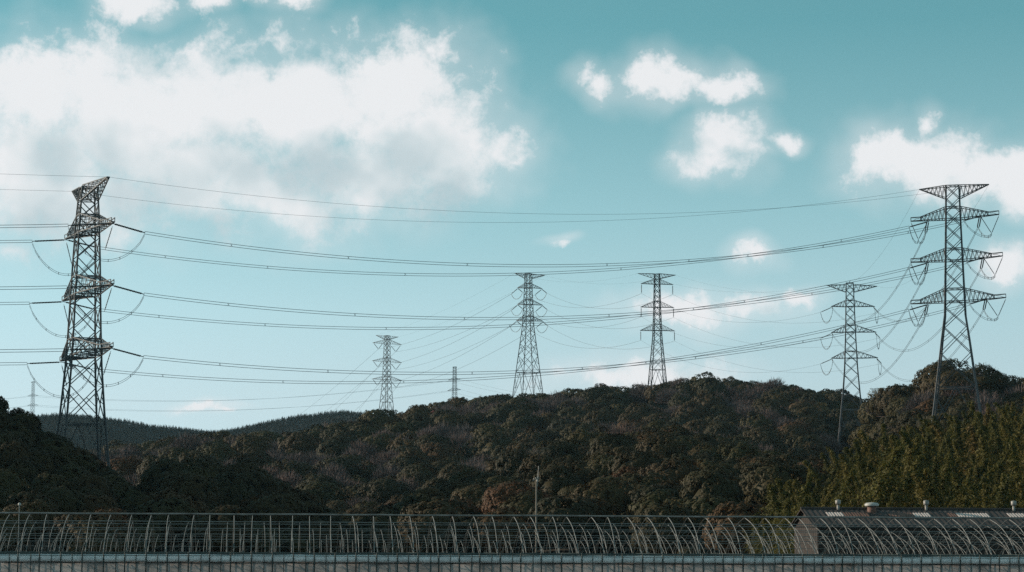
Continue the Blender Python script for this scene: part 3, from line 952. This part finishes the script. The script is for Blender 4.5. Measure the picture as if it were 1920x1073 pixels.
# single trees that stand out
SINGLE = []
def single(name, lab, px, py, s_, crown, dz):
    x, y = hit(px, py)
    SINGLE.append((x, y, s_))
    plant(name, lab, 'tree', None, (x, y, float(terrain(np.array([x]), np.array([y]))[0]) + dz), rnd.random() * 6, s_, crown, TR[rnd.randrange(3)])


for px, py, s_, lab in ((680, 806, 5.2, 'red leaved tree on the slope left of centre, below the small pylon'), (586, 815, 4.4, 'red leaved tree at the foot of the far ridge'),
                        (1479, 768, 5.4, 'bright red tree below the skyline near the golden tree'), (1190, 778, 4.4, 'dull red tree below the ridge crest pylon'),
                        (1086, 780, 4.0, 'dull red tree right of the centre pylon'), (1377, 826, 4.6, 'reddish tree at the right end of the rounded rise'),
                        (820, 786, 4.6, 'dark red tree below the narrow distant pylon'), (828, 757, 5.0, 'red topped tree on the crest left of the narrow distant pylon'),
                        (992, 812, 3.6, 'small red tree above the rounded rise')):
    single('red_tree', lab, px, py + 4, s_, RED[rnd.randrange(2)], 1.2)
for px, py, s_, lab in ((6, 752, 6.2, 'spiky conifer on top of the dark hill at the very left edge'), (36, 764, 6.8, 'spiky dark conifer on the left hill beside the thin faint pylon'),
                        (20, 758, 5.0, 'smaller spiky conifer between two others on the dark left hill')):
    x, y = hit(px, py + 26)
    SINGLE.append((x, y, 2.0))
    plant('cedar_tree', lab, 'tree', None, (x, y, float(terrain(np.array([x]), np.array([y]))[0]) - 0.5), rnd.random() * 6, (s_ * 1.5, s_ * 1.5, s_), CED[rnd.randrange(3)], TRC)
single('golden_tree', 'yellow leaved tree left of the jumper loop pylon', 1530, 788, 6.6, GOLD, 1.2)
for px, py, s_, lab in ((1335, 722, 9.4, 'wide round crowned tree on the skyline right of the ridge crest pylon'), (1430, 726, 9.2, 'big dome crowned tree on the skyline, right of the wide round one'),
                        (1180, 738, 5.6, 'round evergreen on the skyline just left of the ridge crest pylon'), (1110, 744, 5.0, 'pointed evergreen on the skyline right of the centre pylon'),
                        (1800, 716, 8.0, 'large round tree on the hilltop behind the right edge pylon'), (1665, 748, 5.4, 'round tree on the skyline notch beside the tiny pylon')):
    single('broadleaf_tree', lab, px, py + 10, s_, BL[rnd.randrange(7)], -2.0)

def pack(y0, y1, u0, u1, rmin, rmax, n, fit=0.74):
    """crowns of mixed size set side by side, the large ones first"""
    yy = np.sqrt(rng.uniform(y0 ** 2, y1 ** 2, n)); uu = rng.uniform(u0, u1, n)
    x = (uu - CX) / F * yy
    rad = rmin + (rmax - rmin) * rng.uniform(0, 1, n) ** 2.0
    o = np.argsort(-rad); x, yy, rad = x[o], yy[o], rad[o]
    cell = 2 * rmax; grid = {}; keep_ = []
    for i in range(n):
        cx_, cy_ = int(x[i] // cell), int(yy[i] // cell); ok_ = True
        for gx in (cx_ - 1, cx_, cx_ + 1):
            for gy in (cy_ - 1, cy_, cy_ + 1):
                for j in grid.get((gx, gy), ()):
                    if (x[i] - x[j]) ** 2 + (yy[i] - yy[j]) ** 2 < (fit * (rad[i] + rad[j])) ** 2: ok_ = False; break
                if not ok_: break
            if not ok_: break
        if ok_:
            keep_.append(i); grid.setdefault((cx_, cy_), []).append(i)
    return np.c_[x, yy][keep_], rad[keep_]


Pa, ra = pack(234, 640, -520, 2450, 2.2, 5.6, 32000)
Pb, rb0 = pack(640, 1330, -520, 2450, 3.2, 9.0, 29000)
P, size0 = np.concatenate([Pa, Pb]), np.concatenate([ra, rb0])
size0 = np.where((P[:, 0] / P[:, 1] < (300 - CX) / F) & (P[:, 1] < 520), np.minimum(size0, 3.9), size0)
z, lay = terrain(P[:, 0], P[:, 1], True)
keep = z > -1.9
P, z, lay, size0 = P[keep], z[keep], lay[keep], size0[keep]
P3 = np.c_[P, z]
vis = visible(P3, 9)
P3, lay, size = P3[vis], lay[vis], size0[vis]
U, V_ = proj(P3 + [0, 0, 5])
nm = np.array(NAMES)[lay]
is_bam = (nm == 'grove') & (P3[:, 1] < 520)
P3b = None
kindv = np.full(len(P3), 'leaf', object)
patch = vnoise(P3[:, 0], P3[:, 1], 90, 21) + 0.5 * vnoise(P3[:, 0], P3[:, 1], 30, 22)
rr = rng.uniform(0, 1, len(P3))
upper = (nm == 'mid') & (P3[:, 1] > 620)
kindv[upper & (rr < 0.42 + 0.28 * patch)] = 'bare'
kindv[(nm == 'right') & (rr < 0.08)] = 'bare'
kindv[(nm == 'rise') & (rr < 0.05)] = 'bare'
kindv[(nm == 'left') & (rr < 0.03) & (U > 60)] = 'cedar'
size = np.where(kindv == 'cedar', 2.6 + 0.2 * rr / .03, np.where(kindv == 'bare', np.clip(size * 1.1, 4.2, 7), size))
kindv[is_bam | ((U > 1385) & (U < 1640) & (P3[:, 1] < 330))] = 'skip'
clear = np.zeros(len(P3), bool)
for T in (T2, T3):                                        # the ground is kept open round the pylon feet
    dx, dy = P3[:, 0] * T.Y / P3[:, 1] - T.X, P3[:, 1] - T.Y
    clear |= (np.abs(dx) < 11) & (dy > (-75 if T is T2 else -190)) & (dy < 9) & ((dy > -45) | (size > 3.4))
for x_, y_, s_ in SINGLE:
    k_ = y_ / P3[:, 1]
    clear |= (np.abs(P3[:, 0] * k_ - x_) < s_ * 0.95) & (P3[:, 1] > y_ - s_ * 2.6) & (P3[:, 1] < y_ + s_ * 0.9)
kindv[clear] = 'skip'
rot = rng.uniform(0, 6.28, len(P3))

REGION = {'mid': 'on the long slope below the skyline', 'right': 'on the hill behind the right edge pylon', 'rise': 'on the rounded rise in the middle',
          'knoll': 'on the knoll beside the bamboo', 'low': 'on the low mound at the left', 'left': 'on the dark hill at far left', 'far': 'on the far ridge', 'grove': 'above the bamboo slope'}
SIDEW = lambda u: 'left third' if u < 640 else ('middle third' if u < 1280 else 'right third')


order = np.argsort(P3[:, 1] / size)
inframe = (U > -30) & (U < 1950) & (V_ < 975)
thing = np.zeros(len(P3), bool)
for kd, lim in (('leaf', 285), ('bare', 150), ('cedar', 110)):
    k = [i for i in order if kindv[i] == kd and inframe[i]][:lim]
    thing[k] = True
CATL = {'leaf': ('broadleaf_tree', 'dark green broadleaf tree', 'tree'), 'bare': ('bare_tree', 'leafless purple brown tree', 'tree'),
        'cedar': ('cedar_tree', 'dark pointed conifer', 'tree')}
VM = {k_: float(np.median(V_[thing & (nm == k_)])) if (thing & (nm == k_)).any() else 0 for k_ in NAMES}
for i in np.nonzero(thing)[0]:
    kd = kindv[i]; n_, l_, c_ = CATL[kd]
    s = float(size[i])
    big = 'large' if s > 4.3 else 'small'
    label = f'{big} {l_} {REGION[nm[i]]}, {"upper" if V_[i] < VM[nm[i]] else "lower"} {SIDEW(U[i])}'
    if kd == 'leaf': cr, tr = BL[i % 7], TR[i % 3]
    elif kd == 'bare': cr, tr = BARE[i % 5], TR[i % 3]
    else:
        cr, tr = CED[i % 3], TRC; s = s * 2.1
    plant(n_, label, c_, label, P3[i], float(rot[i]), (s, s, s * rnd.uniform(.85, 1.15)), cr, tr)
for kd, name, meshes, m0, k in (('leaf', 'broadleaf_forest', BLF, M['leaf'], 1.0), ('bare', 'bare_woodland', BARE, M['twig'], 1.0), ('cedar', 'cedar_wood', CED, M['leaf_dark'], 2.1)):
    s_ = (kindv == kd) & ~thing
    if s_.sum(): scatter(name, P3[s_], rot[s_], size[s_] * k, meshes, m0)

# bamboo
PB = sites(222, 500, 1330, 2480, lambda y: 2.9)
zb_, lb = terrain(PB[:, 0], PB[:, 1], True)
ok = (np.array(NAMES)[lb] == 'grove') & (zb_ > -2.0)
PB = np.c_[PB, zb_][ok]
PB = PB[visible(PB, 11)]
ub, _ = proj(PB)
PB = PB[rng.uniform(0, 1, len(PB)) < 0.72 + 0.3 * vnoise(PB[:, 0], PB[:, 1], 16, 31)]
ub, _ = proj(PB)
sb = np.interp(ub, [1370, 1540], [0.72, 1.0]) * (5.5 + 7.0 * rng.uniform(0, 1, len(PB)) ** 1.3 + 1.6 * vnoise(PB[:, 0], PB[:, 1], 22, 32)); rb_ = rng.uniform(0, 6.28, len(PB))
ordb = np.argsort(PB[:, 1])
tb = np.zeros(len(PB), bool); tb[[i for i in ordb if 1380 < ub[i] < 1930][:290]] = True
FRONT = float(np.median(PB[tb, 1]))
for i in np.nonzero(tb)[0]:
    k = i % len(BAM)
    where = 'left of the shed gable' if ub[i] < 1500 else ('behind the left end of the shed' if ub[i] < 1640 else ('behind the middle of the shed' if ub[i] < 1780 else 'behind the shed at the right edge'))
    lab = f'{"tall" if sb[i] > 9 else "short"} feathery yellow green bamboo plume {where}, {"front" if PB[i, 1] < FRONT else "rear"} rows'
    w_ = float(sb[i]) * rnd.uniform(.8, 1.3)
    plant('bamboo_plant', lab, 'bamboo', lab, PB[i], float(rb_[i]), (w_, w_, float(sb[i])),
          BAM[k][0], CULM[k], 'foliage', 'culm')
scatter('bamboo_grove', PB[~tb], rb_[~tb], sb[~tb], [b_[0] for b_ in BAM], M['bamboo'])

# far conifers
PF = sites(1950, 2720, -150, 1100, lambda y: 4.8)
zf, lf = terrain(PF[:, 0], PF[:, 1], True)
okf = np.array(NAMES)[lf] == 'far'
PF = np.c_[PF, zf][okf]
scatter('far_conifer_forest', PF, rng.uniform(0, 6.28, len(PF)), rng.uniform(4.8, 7.2, len(PF)), FARC, M['leaf_far'])

# ------------------------------------------------------------------ shed
GA = R(6.2)
AX = Vector((math.cos(GA), math.sin(GA), 0)); AN = Vector((-math.sin(GA), math.cos(GA), 0))


def build_shed():
    apex = at(1511, 954.5, 163)
    zb = -1.7
    root = empty('shed', (apex.x, apex.y, zb), GA)
    tag(root, 'long low shed with rusty corrugated roof behind the greenhouses at the right', 'shed')
    H = apex.z - zb; hw = 3.6; he = H - 1.2; Ln = 46
    # walls: local x along the ridge, y away
    mb = MB()
    mb.v += [Vector(p) for p in ((0, -hw, 0), (0, hw, 0), (0, hw, he), (0, 0, H - 0.12), (0, -hw, he))]
    mb.f.append((4, 3, 2, 1, 0))
    mb.build('gable_wall', M['shedwall'], root)
    for k in range(12):
        yy = -hw + 0.3 + k * 0.6
        z1 = he + (H - 0.12 - he) * (1 - abs(yy) / hw)
        MB().box((-0.025, yy, z1 / 2), (0.04, 0.55, z1 - 0.08)).build('board', M['shedwall'], root)
    MB().box((Ln / 2, -hw, he / 2), (Ln, 0.08, he)).build('front_wall', M['shedwall'], root)
    MB().box((Ln / 2, hw, he / 2), (Ln, 0.08, he)).build('back_wall', M['shedwall'], root)
    for sy, nm_ in ((-1, 'front_roof'), (1, 'back_roof')):
        mb = MB(); n = 230; xs = [-0.35 + (Ln + 0.7) * i / n for i in range(n + 1)]
        for i, x_ in enumerate(xs):
            c = 0.035 if i % 2 else 0.0
            mb.v += [Vector((x_, 0, H + c)), Vector((x_, sy * (hw + 0.35), he - 0.17 + c))]
        for i in range(n): mb.f.append((2 * i, 2 * i + 2, 2 * i + 3, 2 * i + 1) if sy > 0 else (2 * i + 1, 2 * i + 3, 2 * i + 2, 2 * i))
        mb.build(nm_, M['rooftin'], root)
    MB().tube([(-0.4, 0, H + 0.05), (Ln + 0.4, 0, H + 0.05)], 0.11, 6).build('ridge_cap', M['rooftin'], root)
    for yy in (-hw - 0.37, hw + 0.37):
        MB().tube([(-0.36, yy, he - 0.2), (-0.36, 0, H - 0.02)], 0.06, 4).build('bargeboard', M['shedwall'], root)
    # roof panels, sheet by sheet: px along the photo -> distance along the ridge
    def along(px):
        k = ray(px, 962); k = k[0] / k[1]
        o = Vector((apex.x, apex.y, 0))
        return (k * o.y - o.x) / (AX.x - k * AX.y)
    dn = Vector((0, -(hw), -(H - he)))
    slope_up = Vector((0, -(H - he), hw)).normalized()
    def sheet(x0, x1, t0, t1, m_):
        mb = MB(); n = 6
        for i in range(n + 1):
            x_ = x0 + (x1 - x0) * i / n; c = 0.075 if i % 2 else 0.05
            for t in (t0, t1):
                p = Vector((x_, dn.y * t, H + dn.z * t)) + Vector((0, 0, c)); mb.v.append(p)
        for i in range(n): mb.f.append((2 * i + 1, 2 * i + 3, 2 * i + 2, 2 * i))
        mb.build('roof_sheet', m_, root)
    for a, b, bright in ((1541, 1620, (0, .45)), (1656, 1734, (.62, 1)), (1768, 1843, (.25, 1)), (1878, 1960, (0, .6))):
        xa, xb = along(a), along(b); n = max(4, int((xb - xa) / 0.62))
        for i in range(n):
            t = (i + .5) / n
            on = bright[0] <= t <= bright[1]
            sheet(xa + (xb - xa) * i / n + .015, xa + (xb - xa) * (i + 1) / n - .015, 0.27, 0.52, M['skylight'] if on else M['rust'])
    for px in (1570, 1735, 1899):
        x_ = along(px)
        v = MB().lathe((x_, -0.25, H - 0.25), [(0.10, 0), (0.10, 0.62)], 10).build('vent_pipe', M['zinc'], root, True)
        MB().lathe((x_, -0.25, H + 0.36), [(0.19, 0), (0.21, 0.04), (0.21, 0.30), (0.14, 0.34), (0.02, 0.36)], 12).build('vent_cowl', M['zinc'], v, True)
    x_ = along(1631)
    v = MB().lathe((x_, -0.55, H - 0.6), [(0.34, 0), (0.34, 0.85)], 14).build('roof_drum', M['rust'], root, True)
    MB().lathe((x_, -0.55, H + 0.22), [(0.52, 0), (0.54, 0.05), (0.54, 0.16), (0.40, 0.26), (0.03, 0.30)], 16).build('drum_cap', M['whitecap'], v, True)


build_shed()

# ------------------------------------------------------------------ utility pole and small lamp post


def build_pole():
    b = at(1005, 1000, 150); top = at(1006.5, 874, 150); arm = at(1004, 898, 150)
    zb = -1.7
    root = empty('utility_pole', (b.x, b.y, zb))
    tag(root, 'thin utility pole with a short crossarm behind the greenhouses, in front of the rounded rise', 'pole')
    za = arm.z - zb
    MB().tube([(0, 0, 0), (0.02, 0, za + 0.05)], 0.075, 8, 0.05).build('pole_shaft', M['concrete'], root, True)
    MB().tube([(0.10, 0, za - 0.5), (0.17, 0, top.z - zb)], 0.035, 6, 0.022).build('rod', M['zinc'], root)
    c = MB().tube([(-0.24, -0.1, za - 0.14), (0.24, -0.1, za + 0.06)], 0.035, 4).build('crossarm', M['zinc'], root)
    for x_, z_ in ((-0.17, -0.08), (-0.03, -0.02), (0.10, 0.04)):
        MB().lathe((x_, -0.1, za + z_), [(0.015, 0), (0.035, 0.03), (0.025, 0.06), (0.035, 0.09), (0.015, 0.12)], 8).build('insulator', M['whitecap'], c, True)
    MB().lathe((0.08, -0.2, za - 0.22), [(0.03, 0), (0.06, 0.03), (0.06, 0.14), (0.03, 0.17)], 8).build('white_box', M['whitecap'], root, True)  # plain white box below the crossarm
    l = at(36.5, 949, 140)
    r2 = empty('lamp_post', (l.x, l.y, -1.6))
    tag(r2, 'tiny pale lamp on a slim post before the dark hill at far left', 'lamp')
    MB().tube([(0, 0, 0), (0, 0, l.z + 1.6)], 0.03, 6).build('post', M['pipe_old'], r2)
    MB().lathe((0, 0, l.z + 1.6), [(0.05, 0), (0.10, 0.05), (0.10, 0.16), (0.03, 0.22)], 8).build('lamp_head', M['whitecap'], r2, True)


build_pole()

# ------------------------------------------------------------------ greenhouses
HW = 3.4
O0 = at(960, 968.6, 101)
PITCHN = 7.3


def prof(rise, he, yy):
    l = min(1, abs(yy) / HW)
    return he + rise * (1 - 0.42 * l - 0.58 * l ** 3.2)


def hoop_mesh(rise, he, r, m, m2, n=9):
    """one bent pipe: front half in the paler colour, rear half thinner and darker"""
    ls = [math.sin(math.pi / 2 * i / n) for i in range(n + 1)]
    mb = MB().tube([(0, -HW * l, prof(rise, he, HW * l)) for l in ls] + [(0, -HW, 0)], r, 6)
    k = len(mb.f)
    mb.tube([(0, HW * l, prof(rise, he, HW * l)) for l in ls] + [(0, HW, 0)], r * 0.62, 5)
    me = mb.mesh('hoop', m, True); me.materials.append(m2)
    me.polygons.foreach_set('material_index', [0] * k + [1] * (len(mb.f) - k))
    return me


HT = ['front row greenhouse of bare pipe hoops with pale rolled film along its side', 'second greenhouse frame of bare pipe hoops, just behind the front row',
      'third greenhouse frame of bare pipe hoops counting from the front', 'fourth greenhouse frame of bare pipe hoops, low behind the third', 'rearmost greenhouse frame of bare pipe hoops before the hills']


def build_house(k):
    org = O0 + AN * (PITCHN * k)
    zb = float(gz(org.y + 2)) if k else 0.0
    zr = O0.z - 0.26 * k
    H = zr - zb; rise = 1.76 if k == 0 else 1.6; he = H - rise
    x0, x1 = -31 - 2 * k, 31 + 2 * k
    root = empty('greenhouse', (org.x, org.y, zb), GA)
    tag(root, HT[k], 'greenhouse', 'greenhouse frames side by side')
    sp = 0.93; ph = rnd.random()
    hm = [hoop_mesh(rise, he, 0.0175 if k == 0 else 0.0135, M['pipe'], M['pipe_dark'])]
    n = int((x1 - x0) / sp)
    for i in range(n + 1):
        o = link('hoop', hm[0], root, (x0 + i * sp + ph + rnd.uniform(-.07, .07), 0, 0))
        o.rotation_euler = (rnd.gauss(0, .006), rnd.gauss(0, 0.016), rnd.gauss(0, 0.022))
    def rail(yy, z, r, m_, name, wob=0.012):
        pts = [(x0 + (x1 - x0) * i / 40, yy, z + rnd.uniform(-wob, wob)) for i in range(41)]
        MB().tube(pts, r, 6).build(name, m_, root, True)
    rail(0, H + 0.035, 0.042 if k == 0 else 0.02, M['pipe'] if k == 0 else M['pipe_old'], 'ridge_pipe')
    for yy in ((-1.5, 1.5) if k == 0 else (-1.5,)): rail(yy, prof(rise, he, yy) - 0.03, 0.012, M['pipe_old'] if yy < 0 else M['post'], 'purlin')
    for yy in (-HW, HW): rail(yy, he + 0.02, 0.028, M['post'], 'eave_pipe')
    rail(-HW * 1.01, he - 0.42, 0.02, M['post'], 'side_rail')
    for i in range(0, n, 4):
        xx = x0 + i * sp + ph
        MB().tube([(xx, -HW, he + 0.05), (xx, HW, he + 0.05)], 0.012, 4).build('tie_rod', M['post'], root)
    pm = MB().tube([(0, 0, 0), (0, 0, he)], 0.022, 5).mesh('post', M['post'])
    for i in range(n):
        link('post', pm, root, (x0 + i * sp + ph + 0.55 + rnd.uniform(-.05, .05), -HW - 0.02, 0))
    for i in range(0, n, 4):
        xx = x0 + i * sp + ph
        MB().tube([(xx, -HW, he), (xx + 2.0, -1.2, prof(rise, he, -1.2) - .05)], 0.012, 4).build('wind_brace', M['post'], root)
    if k == 0:
        fm = MB()
        nx = 120; zs = [0.02, 0.35, 0.75, 1.0, he - 0.40, he - 0.27]
        for j, z_ in enumerate(zs):
            for i in range(nx + 1):
                fm.v.append(Vector((x0 + (x1 - x0) * i / nx, -HW - 0.05 - 0.02 * math.sin(i * 1.3 + j) - 0.012 * rnd.random(), z_)))
        for j in range(len(zs) - 1):
            for i in range(nx):
                a = j * (nx + 1) + i; fm.f.append((a, a + 1, a + nx + 2, a + nx + 1))
        fm.build('side_film', M['film'], root, True)
        roll = MB()
        roll.tube([(x0 + (x1 - x0) * i / 90, -HW - 0.16 + rnd.uniform(-.012, .012), he - 0.22 + rnd.uniform(-.012, .012)) for i in range(91)], 0.165, 12)
        roll.build('film_roll', M['roll'], root, True)
        # dark front posts that hold the roll
        fp = MB().tube([(0, 0, 0), (0, 0, he + 0.05)], 0.03, 6).mesh('front_post', M['post'])
        fp2 = MB().tube([(0, 0, 0), (0, 0, he - 0.05)], 0.018, 6).mesh('front_post', M['post'])
        for i in range(n + 1):
            link('front_post', fp, root, (x0 + i * sp + ph + 0.05, -HW - 0.36, 0))
            link('front_post', fp2, root, (x0 + i * sp + ph + 0.58 + rnd.uniform(-.04, .04), -HW - 0.36, 0))
        for i in range(n):
            xx = x0 + i * sp + ph
            MB().tube([(xx + .08, -HW + 0.06, he - 0.45), (xx + .85, -HW + 0.06, 0.25)], 0.02, 4).build('shadow_rod', M['post'], root)  # rods added behind the film to give it slanting shadows
        for dz in (0.0, -0.10):
            MB().tube([(x0 + (x1 - x0) * i / 40, -HW - 0.38, he + 0.0 + dz) for i in range(41)], 0.016, 5).build('front_rail', M['post'], root)


for k in range(5): build_house(k)
for (pxa, pxb, up, lab) in ((1166, 1179, 2.6, 'short bent pipe lying on the front eave right of the utility pole'), (1386, 1403, 3.0, 'bent pipe lying on the front eave left of the shed'),
                            (1612, 1632, 3.0, 'curved loose pipe on the front eave below the white roof cap'), (1812, 1843, 5.0, 'longest curved loose pipe on the front eave near the right edge')):
    mb = MB(); yy = O0.y - HW + 0.15
    A = at(pxa, 1040 + (pxa - 1000) * 0.0035, yy + (pxa - 960) / F * 11); B = at(pxb, 1042.5 + (pxb - 1000) * 0.0035, yy + (pxb - 960) / F * 11)
    mb.tube([(A.lerp(B, i / 8) + Vector((0, 0, up * 0.024 * 4 * (i / 8) * (1 - i / 8) * (1.3 - i / 14)))) - A for i in range(9)], 0.017, 6)
    o = mb.build('bent_pipe', M['pipe'], None, True); o.location = A
    tag(o, lab, 'pipe', 'loose bent pipes')

# ------------------------------------------------------------------ air
hz = MB().box((0, 0, 148), (42000, 42000, 304))
hm = bpy.data.materials.new('air_haze'); hm.use_nodes = True
t = hm.node_tree; t.nodes.clear()
vp = t.nodes.new('ShaderNodeVolumePrincipled'); vo = t.nodes.new('ShaderNodeOutputMaterial')
vp.inputs['Density'].default_value = 2.5e-5
vp.inputs['Color'].default_value = (0.55, 0.84, 1.0, 1)
vp.inputs['Anisotropy'].default_value = 0.2
t.links.new(vp.outputs[0], vo.inputs['Volume'])
tag(hz.build('haze', hm), kind='stuff')
